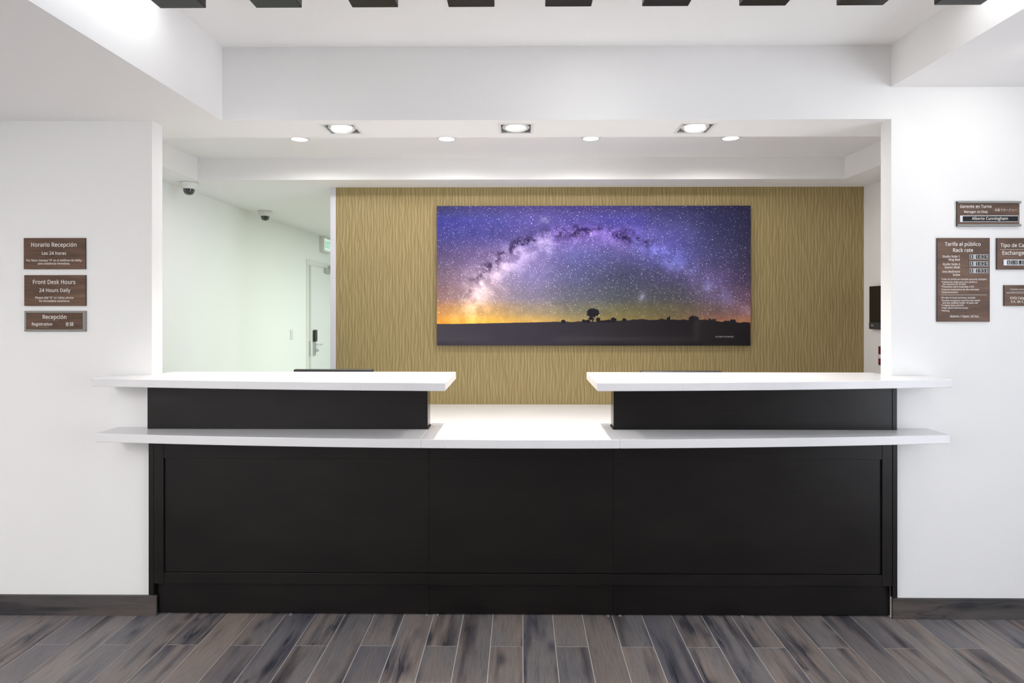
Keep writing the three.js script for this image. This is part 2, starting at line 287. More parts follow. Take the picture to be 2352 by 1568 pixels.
// staff worktop, cabinet against the gold wall
{
  const w = thing('staff_worktop', 'white staff worktop hidden behind the reception desk', 'worktop', [0, 0, 0]);
  part('top', rbox(-1.78, 1.78, 0.715, 0.745, -0.66, -0.12, 0.003), M.quartz, w);
  for (const x of [-1.75, -0.6, 0.6, 1.75]) part('leg_panel', box(x - 0.012, x + 0.012, 0, 0.715, -0.63, -0.14), M.whiteMetal, w);
  const c = thing('back_desk', 'white topped desk standing along the gold wall', 'desk', [0, 0, 0]);
  part('top', rbox(-1.415, 2.6, 0.735, 0.765, ZG + 0.002, -0.94, 0.003), M.quartz, c);
  part('modesty_panel', box(-1.40, 2.58, 0.1, 0.735, ZG + 0.03, ZG + 0.048), M.whiteMetal, c);
  for (const x of [-1.39, -0.06, 1.26, 2.57]) part('leg_panel', box(x - 0.0125, x + 0.0125, 0, 0.735, ZG + 0.05, -0.98), M.whiteMetal, c);
}
// monitors whose top edges show above the counter
for (const [px0, px1, py, label] of [[676, 858, 847.5, 'black computer monitor behind the raised counter nearest the white door'], [1471, 1657, 851.5, 'black computer monitor behind the raised counter below the night sky picture']]) {
  const z = -0.42, [xa, top] = onZ(px0, py, z), [xb] = onZ(px1, py, z), w = xb - xa, t = thing('computer_monitor', label, 'monitor', [(xa + xb) / 2, 0.745, z], 'staff monitors'), H = top - 0.745;
  part('casing', rbox(-w / 2, w / 2, H - 0.29, H, -0.015, 0.015, 0.006), M.black, t);
  part('screen', box(-w / 2 + 0.012, w / 2 - 0.012, H - 0.278, H - 0.012, -0.0165, -0.0152), M.blackMatte, t);
  part('stand_neck', rbox(-0.03, 0.03, 0.01, H - 0.2, 0.015, 0.035, 0.004), M.black, t);
  part('stand_base', rbox(-0.12, 0.12, 0, 0.012, -0.09, 0.1, 0.004), M.black, t);
}

// ------------------------------------------------------------------ night sky picture
const artTex = (() => {
  const W = 2048, H = 912, U = [0, 0.15, 0.3, 0.45, 0.6, 0.75, 0.9, 1], V = [0, 0.1, 0.2, 0.35, 0.5, 0.65, 0.75, 0.84];
  const G = [
    [[58, 58, 100], [72, 66, 122], [76, 68, 126], [70, 62, 120], [68, 62, 118], [54, 52, 95], [46, 45, 80], [42, 40, 70]],
    [[66, 66, 145], [76, 76, 150], [92, 84, 158], [84, 76, 152], [78, 74, 156], [64, 62, 122], [48, 48, 88], [44, 43, 76]],
    [[74, 72, 142], [78, 75, 140], [92, 82, 146], [104, 88, 160], [98, 86, 166], [82, 78, 154], [55, 55, 98], [46, 45, 78]],
    [[90, 77, 118], [116, 98, 146], [124, 110, 168], [96, 96, 158], [90, 86, 142], [92, 92, 168], [68, 66, 112], [54, 50, 80]],
    [[120, 96, 116], [158, 136, 166], [140, 130, 182], [92, 93, 134], [74, 75, 104], [78, 75, 113], [92, 80, 126], [66, 57, 86]],
    [[150, 112, 112], [178, 150, 156], [138, 128, 152], [102, 103, 118], [84, 87, 97], [84, 83, 92], [100, 84, 112], [108, 80, 104]],
    [[202, 142, 82], [212, 165, 105], [172, 152, 126], [130, 124, 104], [118, 112, 80], [110, 102, 78], [116, 92, 92], [136, 98, 98]],
    [[248, 168, 48], [252, 192, 74], [232, 182, 92], [176, 150, 92], [146, 130, 72], [142, 118, 80], [172, 116, 88], [184, 122, 84]],
  ];
  const arc = [[0.03, 0.90], [0.10, 0.74], [0.14, 0.56], [0.20, 0.43], [0.27, 0.34], [0.35, 0.262], [0.45, 0.212], [0.55, 0.20], [0.63, 0.235], [0.70, 0.305], [0.77, 0.42], [0.85, 0.545], [0.93, 0.66], [1.0, 0.78]];
  const ASP = 2.245;
  function toArc(u, v) {                                   // distance to the band, side of it, position along it
    let best = 9, side = 0, along = 0;
    for (let i = 0; i < arc.length - 1; i++) {
      const ax = arc[i][0] * ASP, ay = arc[i][1], dx = arc[i + 1][0] * ASP - ax, dy = arc[i + 1][1] - ay, t = clamp(((u * ASP - ax) * dx + (v - ay) * dy) / (dx * dx + dy * dy)), qx = u * ASP - ax - t * dx, qy = v - ay - t * dy, d = Math.hypot(qx, qy);
      if (d < best) { best = d; side = dx * qy - dy * qx; along = (i + t) / (arc.length - 1); }
    }
    return [best, Math.sign(side), along];
  }
  const cell = (A, x) => { let i = 0; while (i < A.length - 2 && x > A[i + 1]) i++; const t = clamp((x - A[i]) / (A[i + 1] - A[i])); return [i, t * t * (3 - 2 * t) * 0.6 + t * 0.4]; };
  const px = new Float32Array(W * H * 3), S = [];
  for (let y = 0; y < H; y++) { const v = (y + 0.5) / H, [j, b] = cell(V, v); for (let x = 0; x < W; x++) {
    const u = (x + 0.5) / W, [i, a] = cell(U, u), wx = u * ASP, o = (y * W + x) * 3;
    const c = [0, 1, 2].map((k) => mix(mix(G[j][i][k], G[j][i + 1][k], a), mix(G[j + 1][i][k], G[j + 1][i + 1][k], a), b));
    if (v < 0.86) {
      const wob = 0.05 * (fbm(wx * 6, v * 6, 101, 3) - 0.5), [d0, sd, al] = toArc(u + wob * 0.4, v + wob), d = d0 * sd;      // d > 0: below / inside the arch
      const wd = mix(0.1, 0.075, smooth(0.1, 0.6, al)), core = Math.exp(-Math.pow((d - 0.01) / wd, 2)), cl = fbm(wx * 16, v * 16, 103, 5), str = mix(1, 0.85, smooth(0.2, 0.65, al)) * (1 - 0.55 * smooth(0.75, 1, al)) * smooth(-0.02, 0.12, al);
      const tint = al < 0.4 ? [74, 68, 64] : al < 0.6 ? [58, 44, 60] : [42, 43, 72];
      for (let k = 0; k < 3; k++) c[k] += core * str * tint[k] * (0.3 + 0.95 * smooth(0.3, 0.75, cl));
      const hot = Math.exp(-Math.pow((u - 0.195) / 0.045, 2) - Math.pow((v - 0.44) / 0.09, 2)) + 0.8 * Math.exp(-Math.pow((u - 0.16) / 0.05, 2) - Math.pow((v - 0.56) / 0.07, 2)) + 0.5 * Math.exp(-Math.pow((u - 0.10) / 0.02, 2) - Math.pow((v - 0.68) / 0.035, 2));
      c[0] += 30 * hot * cl; c[1] += 26 * hot * cl; c[2] += 20 * hot * cl;
      const lane = Math.exp(-Math.pow((d + mix(0.055, 0.012, smooth(0.35, 0.6, al))) / 0.048, 2)) * smooth(0.40, 0.66, 0.55 * fbm(wx * 11, v * 13, 107, 5) + 0.45 * fbm(wx * 34, v * 36, 117, 4)) * smooth(0.05, 0.2, al) * (1 - smooth(0.6, 0.78, al));
      const pupil = Math.exp(-Math.pow((u - 0.606) / 0.014, 2) - Math.pow((v - 0.205) / 0.03, 2)) + 0.7 * Math.exp(-Math.pow((u - 0.665) / 0.02, 2) - Math.pow((v - 0.285) / 0.03, 2));
      const k2 = clamp(lane * 1.1 + 0.5 * pupil * smooth(0.35, 0.6, cl)); c[0] *= 1 - 0.55 * k2; c[1] *= 1 - 0.6 * k2; c[2] *= 1 - 0.5 * k2;
      const gal = Math.exp(-Math.pow((u - 0.6545) / 0.009, 2) - Math.pow((v - 0.652 - (u - 0.6545) * -0.8) / 0.028, 2)); c[0] += 62 * gal; c[1] += 58 * gal; c[2] += 75 * gal;
      const n = 0.92 + 0.16 * fbm(wx * 30, v * 30, 109, 3); for (let k = 0; k < 3; k++) c[k] *= n;
    }
    px[o] = c[0]; px[o + 1] = c[1]; px[o + 2] = c[2];
  } }
  const r = rng(2024);                                        // stars
  for (let s = 0; s < 21000; s++) {
    const u = r(), v = r() * 0.83, [d] = toArc(u, v); if (r() > 0.5 + 0.5 * Math.exp(-d * 5) || (v > 0.68 && r() < (v - 0.68) * 6)) continue;
    const x = u * W, y = v * H, m = Math.pow(r(), 3.2), rad = 0.75 + 0.95 * m, amp = 25 + 95 * r() + 160 * m, warm = 0.85 + 0.3 * r();
    for (let yy = Math.floor(y - 4); yy <= y + 4; yy++) for (let xx = Math.floor(x - 4); xx <= x + 4; xx++) { if (xx < 0 || yy < 0 || xx >= W || yy >= H) continue; const q = ((xx - x) ** 2 + (yy - y) ** 2) / (rad * rad), k = amp * Math.exp(-q), o = (yy * W + xx) * 3; px[o] += k * warm; px[o + 1] += k; px[o + 2] += k * (2 - warm); }
  }
  const cv = document.createElement('canvas'); cv.width = W; cv.height = H; const g = cv.getContext('2d'), im = g.createImageData(W, H);
  for (let i = 0; i < W * H; i++) { for (let k = 0; k < 3; k++) im.data[i * 4 + k] = clamp(px[i * 3 + k], 0, 255); im.data[i * 4 + 3] = 255; }
  g.putImageData(im, 0, 0);
  const hz = (u) => (mix(0.846, 0.832, smooth(0, 0.42, u)) + (u > 0.5 ? -0.016 * Math.sin((u - 0.5) / 0.5 * Math.PI) + 0.008 * smooth(0.7, 1, u) : -0.016 * smooth(0.42, 0.5, u) * 0)) * H;
  const gr = g.createLinearGradient(0, 0, W, 0); gr.addColorStop(0, 'rgb(62,56,68)'); gr.addColorStop(0.3, 'rgb(58,53,64)'); gr.addColorStop(0.6, 'rgb(44,41,46)'); gr.addColorStop(1, 'rgb(26,22,26)');
  g.fillStyle = gr; g.beginPath(); g.moveTo(0, H); const rr = rng(8);
  for (let x = 0; x <= W; x += 3) { const u = x / W; g.lineTo(x, hz(u) - (u > 0.3 ? 7 : 2) * Math.pow(fbm(u * 60, 1, 120, 4), 2) * (1 + smooth(0.35, 0.6, u))); }
  g.lineTo(W, H); g.fill();
  g.fillStyle = 'rgb(30,27,34)';
  const blob = (u, v, ru, rv, n, seed) => { const q = rng(seed); for (let i = 0; i < n; i++) { const a = q() * 6.283, k = Math.sqrt(q()); g.beginPath(); g.ellipse((u + ru * k * Math.cos(a)) * W, (v + rv * k * Math.sin(a)) * H, W * 0.0032 * (0.6 + q()), H * 0.0065 * (0.6 + q()), q() * 3, 0, 6.3); g.fill(); } };
  blob(0.4985, 0.765, 0.020, 0.022, 90, 1); blob(0.4985, 0.752, 0.016, 0.012, 30, 2); blob(0.494, 0.805, 0.006, 0.006, 14, 3);
  g.fillRect(0.4955 * W, 0.775 * H, 6, 0.06 * H); g.beginPath(); g.moveTo(0.4965 * W, 0.82 * H); g.lineTo(0.506 * W, 0.785 * H); g.lineTo(0.508 * W, 0.785 * H); g.lineTo(0.499 * W, 0.825 * H); g.fill();
  blob(0.515, 0.815, 0.004, 0.010, 16, 4); blob(0.404, 0.828, 0.005, 0.006, 14, 5); blob(0.564, 0.816, 0.006, 0.012, 16, 6); blob(0.600, 0.818, 0.005, 0.008, 14, 7); blob(0.476, 0.825, 0.012, 0.006, 18, 18); blob(0.54, 0.825, 0.03, 0.004, 30, 19);
  blob(0.820, 0.808, 0.015, 0.016, 60, 8); g.fillRect(0.8185 * W, 0.82 * H, 6, 0.02 * H); blob(0.945, 0.829, 0.009, 0.010, 26, 9); blob(0.74, 0.808, 0.004, 0.012, 8, 11); blob(0.93, 0.832, 0.02, 0.004, 20, 12);
  g.strokeStyle = 'rgb(30,27,34)'; const q = rng(13); for (let i = 0; i < 26; i++) { g.lineWidth = 1 + 3 * q(); g.beginPath(); const x = (0.858 + 0.035 * q()) * W, y = (0.80 + 0.03 * q()) * H; g.moveTo(0.876 * W + 20 * (q() - 0.5), 0.842 * H); g.quadraticCurveTo(x, 0.83 * H, x + 24 * (q() - 0.5), y); g.stroke(); } blob(0.872, 0.822, 0.016, 0.012, 18, 14);
  g.fillStyle = 'rgb(205,200,200)'; g.font = '12px sans-serif'; g.save(); g.translate(0.888 * W, 0.941 * H); g.scale(1.26, 1); g.fillText('OLIVER SCHWARZ', 0, 0, 120); g.restore();
  const t = new THREE.CanvasTexture(cv); t.colorSpace = THREE.SRGBColorSpace; t.magFilter = THREE.LinearFilter; return t;
})();
{
  const z = -1.712, R = rectOnZ(1003.5, 472.5, 1724, 793.5, z), t = thing('wall_picture', 'wide glossy panorama print of a starry night sky over dark savanna trees', 'picture', [(R.x0 + R.x1) / 2, R.y0, z]);
  const w = R.x1 - R.x0, h = R.y1 - R.y0, e = std([0.03, 0.03, 0.04], 0.3), f = new THREE.MeshPhysicalMaterial({ map: artTex, roughness: 0.08, specularIntensity: 0.7 });
  const g = new THREE.BoxGeometry(w, h, 0.012); g.translate(0, h / 2, -0.006);
  part('print_panel', g, [e, e, e, e, f, e], t);
  for (const [sx, sy] of [[-0.42, 0.12], [0.42, 0.12], [-0.42, 0.88], [0.42, 0.88]]) { const m = part('wall_spacer', new THREE.BoxGeometry(0.06, 0.06, 0.021), M.blackMatte, t); m.position.set(sx * w, sy * h, -0.0225); }
}

// ------------------------------------------------------------------ signs
// strokes of the characters drawn on two of the signs, in a box of 100 x 100
const KANJI = {
  '登': [[18, 14, 40, 14, 30, 32, 6, 48], [16, 28, 30, 36], [54, 8, 66, 28, 94, 46], [70, 10, 58, 20], [88, 18, 70, 30], [32, 42, 68, 42], [28, 52, 72, 52, 72, 68, 28, 68, 28, 52], [36, 72, 40, 84], [64, 72, 58, 84], [12, 92, 88, 92]],
  '録': [[24, 4, 4, 28], [24, 4, 44, 24], [12, 34, 36, 34], [4, 52, 44, 52], [24, 34, 24, 90], [10, 62, 14, 80], [40, 62, 34, 80], [4, 94, 46, 86], [52, 10, 90, 10, 88, 42], [56, 26, 88, 26], [48, 42, 96, 42], [72, 42, 72, 94, 62, 88], [52, 54, 62, 64], [48, 84, 66, 68], [94, 52, 76, 66, 96, 90]],
  '当': [[50, 4, 50, 40], [20, 12, 30, 32], [82, 10, 70, 32], [14, 42, 86, 42, 86, 94], [18, 66, 86, 66], [12, 92, 86, 92]],
  '直': [[12, 16, 90, 16], [50, 4, 48, 28], [30, 28, 80, 28, 80, 80, 30, 80, 30, 28], [30, 45, 80, 45], [30, 62, 80, 62], [14, 36, 14, 94, 94, 94]],
  'マ': [[10, 22, 90, 22, 74, 46, 54, 66], [36, 52, 64, 88]],
  'ネ': [[44, 4, 56, 18], [16, 28, 80, 28, 50, 58, 10, 80], [50, 54, 50, 96], [60, 56, 88, 78]],
  'ー': [[8, 50, 92, 50]],
  'ジ': [[20, 16, 42, 28], [10, 40, 34, 52], [14, 90, 50, 80, 90, 38], [66, 10, 76, 26], [82, 4, 92, 20]],
  'ャ': [[24, 56, 84, 46, 66, 70], [40, 36, 54, 96]],
};
const signWood = (() => { const t = document.createElement('canvas'); t.width = 1024; t.height = 1024; const g = t.getContext('2d'), im = g.createImageData(1024, 1024);
  for (let y = 0; y < 1024; y++) for (let x = 0; x < 1024; x++) { const u = x / 1024, v = y / 1024, w = 0.06 * (fbm(u * 2, v * 3, 201, 3) - 0.5), a = fbm(u * 2.2, (v + w) * 20, 203, 4), b = fbm(u * 10, (v + w) * 150, 205, 3), k = 0.72 + 0.42 * a + 0.22 * (b - 0.5), i = (y * 1024 + x) * 4; im.data[i] = 112 * k; im.data[i + 1] = 87 * k; im.data[i + 2] = 72 * k; im.data[i + 3] = 255; }
  g.putImageData(im, 0, 0); return t; })();
// texts: [string, x0, x1, baseline] in the pixels of a zoom of the photograph; the sign occupies box = [x0, y0, x1, y1] there
function signTexture(bx, S, seed, draw, wood = true) {
  const cv = document.createElement('canvas'); cv.width = Math.round((bx[2] - bx[0]) * S); cv.height = Math.round((bx[3] - bx[1]) * S);
  const g = cv.getContext('2d'); if (wood) g.drawImage(signWood, (seed * 131) % 300, (seed * 197) % 180, ...(cv.height > cv.width ? [500, 800] : [700, 700 * cv.height / cv.width]), 0, 0, cv.width, cv.height);
  g.scale(S, S); g.translate(-bx[0], -bx[1]); g.fillStyle = 'rgb(226,222,217)'; g.strokeStyle = 'rgb(226,222,217)';
  const api = {
    g,
    text(s, x0, x1, base, bold = false) { const f = (z) => { g.font = (bold ? 'bold ' : '') + z + 'px sans-serif'; return g.measureText(s).width; }; const z = 20 * (x1 - x0) / f(20); const h = Math.min(z, api.cap ?? 999); f(h); g.save(); g.translate(x0, base); g.scale((x1 - x0) / g.measureText(s).width, 1); g.fillText(s, 0, 0); g.lineWidth = h * 0.022; g.strokeText(s, 0, 0); g.restore(); },
    rule(x0, x1, y, t = 2.5) { g.fillRect(x0, y - t / 2, x1 - x0, t); },
    dots(x0, x1, y) { const q = rng(Math.round(x0)); g.save(); g.globalAlpha = 0.6; for (let x = x0; x < x1; x += 7) for (let k = 0; k < 3; k++) if (q() < 0.5) { g.beginPath(); g.arc(x, y - 6 + k * 6, 1.6, 0, 6.3); g.fill(); } g.restore(); },
    cjk(s, x0, x1, y0, y1, lw) { const n = [...s].length, w = (x1 - x0) / n; g.lineWidth = lw; g.lineCap = 'round'; g.lineJoin = 'round'; [...s].forEach((ch, i) => { for (const st of KANJI[ch]) { g.beginPath(); for (let k = 0; k < st.length; k += 2) { const X = x0 + w * (i + 0.05 + 0.9 * st[k] / 100), Y = y0 + (y1 - y0) * st[k + 1] / 100; k ? g.lineTo(X, Y) : g.moveTo(X, Y); } g.stroke(); } }); },
  };
  draw(api);
  const t = new THREE.CanvasTexture(cv); t.colorSpace = THREE.SRGBColorSpace; t.magFilter = THREE.LinearFilter; return t;
}
const signEdge = std([0.035, 0.03, 0.028], 0.5);
function panelMesh(parent, name, x0, x1, y0, y1, z0, z1, tex, rough = 0.45) {
  const g = new THREE.BoxGeometry(x1 - x0, y1 - y0, z1 - z0); g.translate((x0 + x1) / 2, (y0 + y1) / 2, (z0 + z1) / 2);
  return part(name, g, [signEdge, signEdge, signEdge, signEdge, phys([1, 1, 1], rough, { map: tex, specularIntensity: 0.35 }), signEdge], parent);
}
// zoom frames: scale and origin
const ZL = { s: 5.6, x: 0, y: 520 }, ZR = { s: 4.9, x: 2100, y: 440 };
function signGroup(name, label, Z, bx, depth = 0.008) {
  const R = rectOnZ(Z.x + bx[0] / Z.s, Z.y + bx[1] / Z.s, Z.x + bx[2] / Z.s, Z.y + bx[3] / Z.s, depth);
  const t = thing(name, label, 'sign', [(R.x0 + R.x1) / 2, R.y0, 0]), w = R.x1 - R.x0, h = R.y1 - R.y0;
  const at = (x, y) => [((x - bx[0]) / (bx[2] - bx[0]) - 0.5) * w, (1 - (y - bx[1]) / (bx[3] - bx[1])) * h];      // zoom pixel -> place on the sign
  return { t, w, h, at };
}
function rectPart(sg, name, x0, y0, x1, y1, z0, z1, mat) { const [a, b] = sg.at(x0, y1), [c, d] = sg.at(x1, y0); return part(name, rbox(a, c, b, d, z0, z1, Math.min(0.0012, (z1 - z0) / 3)), mat, sg.t); }
{
  let bx = [305, 148, 1096, 548], s = signGroup('hours_sign', 'brown wood-grain sign reading Horario Recepción', ZL, bx);
  panelMesh(s.t, 'sign_panel', -s.w / 2, s.w / 2, 0, s.h, 0, 0.008, signTexture(bx, 1.3, 1, (a) => { a.text('Horario Recepción', 395, 988, 260); a.text('Las 24 horas', 533, 853, 362); a.text('Por favor marque “0” en el teléfono de lobby', 337, 1050, 447); a.text('para asistencia inmediata.', 487, 903, 488); }));
  bx = [311, 625, 1100, 1021]; s = signGroup('hours_sign', 'brown wood-grain sign reading Front Desk Hours', ZL, bx);
  panelMesh(s.t, 'sign_panel', -s.w / 2, s.w / 2, 0, s.h, 0, 0.008, signTexture(bx, 1.3, 2, (a) => { a.text('Front Desk Hours', 418, 973, 739); a.text('24 Hours Daily', 503, 905, 842); a.text('Please dial “0” on lobby phone', 450, 948, 928); a.text('for immediate assistance.', 502, 902, 970); }));
  bx = [315, 1085, 1101, 1350]; s = signGroup('reception_sign', 'brown sign in a grey metal frame reading Recepción and Registration', ZL, bx);
  const inner = [340, 1110, 1066, 1323], [ia, ib] = s.at(inner[0], inner[3]), [ic, id] = s.at(inner[2], inner[1]);
  panelMesh(s.t, 'sign_panel', ia, ic, ib, id, 0, 0.006, signTexture(inner, 1.3, 3, (a) => { a.text('Recepción', 540, 855, 1187); a.dots(610, 762, 1210); a.text('Registration', 402, 672, 1273); a.dots(430, 622, 1294); a.cjk('登録', 833, 945, 1228, 1282, 4); }));
  part('frame', [box(-s.w / 2, s.w / 2, id, s.h, 0, 0.009), box(-s.w / 2, s.w / 2, 0, ib, 0, 0.009), box(-s.w / 2, ia, ib, id, 0, 0.009), box(ic, s.w / 2, ib, id, 0, 0.009)], M.brushed, s.t).userData.label = 'grey metal frame';

  bx = [482, 108, 1183, 390]; s = signGroup('manager_sign', 'brown sign with metal rails reading Gerente en Turno and a black name strip', ZR, bx);
  panelMesh(s.t, 'sign_panel', -s.w / 2, s.w / 2, 0, s.h, 0, 0.008, signTexture(bx, 1.45, 4, (a) => { a.text('Gerente en Turno', 514, 872, 182); a.dots(595, 787, 192); a.text('Manager on Duty', 558, 828, 238); a.dots(600, 785, 253); a.cjk('当直マネージャー', 902, 1157, 190, 220, 2.2); }));
  rectPart(s, 'rail', 482, 108, 1196, 131, 0.008, 0.014, M.brushed); rectPart(s, 'rail', 482, 366, 1196, 390, 0.008, 0.014, M.brushed);
  rectPart(s, 'name_holder', 510, 268, 1168, 342, 0.008, 0.011, M.alu);
  { const i = [540, 277, 1162, 336], [a, b] = s.at(i[0], i[3]), [c, d] = s.at(i[2], i[1]); panelMesh(s.t, 'name_strip', a, c, b, d, 0.011, 0.0116, signTexture(i, 1.6, 0, (q) => { q.g.fillStyle = 'rgb(16,15,16)'; q.g.fillRect(i[0], i[1], 700, 100); q.g.fillStyle = 'rgb(226,222,217)'; q.text('Alberto Cunningham', 643, 1050, 318); }, false)).userData.label = 'black name strip'; }

  bx = [260, 521, 850, 1463]; s = signGroup('rate_sign', 'tall brown rate board reading Tarifa al público and Rack rate', ZR, bx);
  panelMesh(s.t, 'sign_panel', -s.w / 2, s.w / 2, 0, s.h, 0, 0.008, signTexture(bx, 1.3, 5, (a) => {
    for (const [t, x0, x1, y] of [['Tarifa al público', 345, 750, 610], ['Rack rate', 432, 664, 678], ['Studio Suite 1', 317, 514, 740], ['King Bed', 385, 515, 776], ['Studio Suite 2', 317, 516, 827], ['Queen Beds', 340, 517, 862], ['One Bedroom', 315, 517, 911], ['Suites', 433, 517, 946],
      ['Todas las tarifas en moneda nacional, incluyen:', 303, 818, 993], ['*Habitación doble para dos adultos y', 303, 708, 1024], ['dos menores de 18 años', 317, 582, 1050], ['*Impuestos sobre hospedaje e IVA', 303, 672, 1078], ['*Internet inalámbrico de alta velocidad', 303, 728, 1110], ['*Estacionamiento', 303, 492, 1140],
      ['All rates in local currency, include:', 303, 690, 1202], ['*Double occupancy room for two adults', 303, 742, 1232], ['and two children under 18 years old', 317, 716, 1260], ['*Lodging taxes and VAT', 303, 558, 1288], ['*High speed internet access', 303, 606, 1317], ['*Parking', 303, 395, 1348], ['Abierto / Open: 24 hrs.', 400, 733, 1414]]) a.text(t, x0, x1, y);
    a.rule(303, 818, 1162, 3);
  }));
  for (const [y0, y1, n] of [[707, 762, '1629'], [785, 840, '1629'], [863, 917, '1956']]) {
    const f = rectPart(s, 'price_holder', 617, y0, 832, y1, 0.008, 0.011, M.alu), i = [621, y0 + 4, 828, y1 - 4], [a, b] = s.at(i[0], i[3]), [c, d] = s.at(i[2], i[1]);
    panelMesh(f, 'price_digits', a, c, b, d, 0.011, 0.0116, signTexture(i, 3, 0, (q) => {
      q.g.fillStyle = 'rgb(176,176,180)'; q.g.fillRect(i[0], i[1], 300, 100); q.g.fillStyle = 'rgb(22,22,26)'; q.g.fillRect(621, y0 + 6, 36, y1 - y0 - 12); for (let k = 0; k < 4; k++) q.g.fillRect(690 + k * 35, y0 + 6, 33.5, y1 - y0 - 12);
      q.g.fillStyle = 'rgb(230,228,222)'; q.g.font = '44px serif'; q.g.textAlign = 'center'; q.g.fillText('$', 639, y1 - 12); [...n].forEach((ch, k) => q.g.fillText(ch, 706.5 + k * 35, y1 - 12));
    }, false));
  }
  bx = [932, 522, 1408, 875]; s = signGroup('exchange_sign', 'brown sign reading Tipo de Cambio with a number strip', ZR, bx);
  panelMesh(s.t, 'sign_panel', -s.w / 2, s.w / 2, 0, s.h, 0, 0.008, signTexture(bx, 1.4, 6, (a) => { a.text('Tipo de Cambio', 970, 1368, 622); a.rule(965, 1372, 650, 3); a.text('Exchange rate', 987, 1360, 709); }));
  { const f = rectPart(s, 'number_holder', 1000, 763, 1345, 830, 0.008, 0.011, M.alu), i = [1036, 772, 1300, 822], [a, b] = s.at(i[0], i[3]), [c, d] = s.at(i[2], i[1]);
    panelMesh(f, 'number_strip', a, c, b, d, 0.011, 0.0116, signTexture(i, 2.5, 0, (q) => { q.g.fillStyle = 'rgb(170,170,174)'; q.g.fillRect(i[0], i[1], 400, 100); ['$', '1', '8', '.', '0', '0'].forEach((ch, k) => { const x = [1040, 1086, 1122, 1174, 1208, 1244][k], w = k === 3 ? 24 : 33; q.g.fillStyle = 'rgb(22,22,26)'; q.g.fillRect(x, 775, w, 44); q.g.fillStyle = 'rgb(230,228,222)'; q.g.font = '44px serif'; q.g.textAlign = 'center'; q.g.fillText(ch, x + w / 2, 813); }); }, false)); }
  bx = [1015, 1052, 1345, 1285]; s = signGroup('owner_sign', 'small brown sign naming the owner company OVQ', ZR, bx);
  panelMesh(s.t, 'sign_panel', -s.w / 2, s.w / 2, 0, s.h, 0, 0.008, signTexture(bx, 1.8, 7, (a) => { a.text('Propiedad y operado por', 1080, 1280, 1103); a.rule(1080, 1280, 1121, 2); a.text('Independently owned and operated by', 1030, 1330, 1143); a.text('OVQ Celaya', 1077, 1277, 1210); a.text('S.A. de C.V.', 1086, 1270, 1249); }));
}

// ------------------------------------------------------------------ lamps
// three square recessed gimbal spots in the header
const where3 = ['nearest the dome cameras', 'in the middle of the header', 'nearest the rate signs'];
GIM.forEach((x, i) => {
  const t = thing('gimbal_spotlight', 'square recessed white gimbal spotlight ' + where3[i], 'spotlight', [x, YC, GZC], 'gimbal spotlights in the header'), h = GH2 - 0.002, o = GH2 + 0.011;
  part('trim_frame', [box(-o, o, -0.003, 0.0, h, o), box(-o, o, -0.003, 0, -o, -h), box(-o, -h, -0.003, 0, -h, h), box(h, o, -0.003, 0, -h, h)], M.whiteMetal, t);
  part('housing', [box(-h, h, 0, 0.11, h - 0.002, h), box(-h, h, 0, 0.11, -h, -h + 0.002), box(-h, -h + 0.002, 0, 0.11, -h + 0.002, h - 0.002), box(h - 0.002, h, 0, 0.11, -h + 0.002, h - 0.002), box(-h + 0.002, h - 0.002, 0.108, 0.11, -h + 0.002, h - 0.002)], M.housing, t);
  const tilt = [0.22, 0.06, 0.22][i], side = [0.1, 0, -0.1][i];
  const ring = new THREE.TorusGeometry(0.067, 0.004, 10, 48); ring.rotateX(Math.PI / 2); const r = part('gimbal_ring', ring, M.whiteMetal, t); r.position.y = 0.006;
  const prof = [[0.0, 0.05], [0.02, 0.048], [0.045, 0.022], [0.053, -0.002], [0.060, -0.004], [0.062, 0.002], [0.060, 0.012], [0.05, 0.03], [0.022, 0.056], [0, 0.058]].map(([a, b]) => new THREE.Vector2(a, b));
  const lamp = part('lamp_head', new THREE.LatheGeometry(prof, 48), M.whiteMetal, t); lamp.position.y = 0.004; lamp.rotation.set(-tilt, 0, side);
  const lens = cyl(0.040, 0.040, 0.003, 40); lens.translate(0, 0.002, 0); const l = part('lens', lens, glow([1, 0.985, 0.95], 3.0), lamp); l.userData.label = 'glowing lens';
  const s = new THREE.SpotLight(new THREE.Color(1, 0.965, 0.90), GIMBAL_CANDELA, 0, 1.0, 1, 2); s.position.set(x, YC - 0.012, GZC); s.target.position.set(x + 0.35 * Math.sin(side) * 2, 0.9, GZC + 0.04); s.shadow.radius = 1.6; s.castShadow = true; scene.add(s, s.target);
});
// four round downlights in the office tray
const where4 = ['nearest the dome cameras', 'above the edge of the picture', 'above the middle of the picture', 'nearest the office side wall'];
[688, 1026, 1357, 1678].forEach((px, i) => {
  const z = -0.90, x = onZ(px, 317, z)[0], t = thing('round_downlight', 'small round white downlight in the office ceiling tray ' + where4[i], 'downlight', [x, YT, z], 'round downlights behind the header');
  const rg = new THREE.LatheGeometry([[0.050, 0], [0.062, 0], [0.062, -0.006], [0.058, -0.012], [0.050, -0.012], [0.050, 0]].map(([a, b]) => new THREE.Vector2(a, b)), 40); part('trim_ring', rg, M.whiteMetal, t);
  const ln = new THREE.SphereGeometry(0.11, 40, 10, 0, Math.PI * 2, Math.PI - 0.472, 0.472); ln.translate(0, 0.11 * Math.cos(0.472) - 0.006, 0); part('lens', ln, glow([0.97, 0.98, 1], 3.5), t).userData.label = 'glowing lens';
  const s = new THREE.SpotLight(new THREE.Color(1, 0.97, 0.95), TRAY_CANDELA, 0, 1.5, 0.2, 2); s.position.set(x, YT - 0.03, z); s.target.position.set(x, 0, z - 0.05); s.shadow.radius = 1.6; s.castShadow = true; scene.add(s, s.target);
});
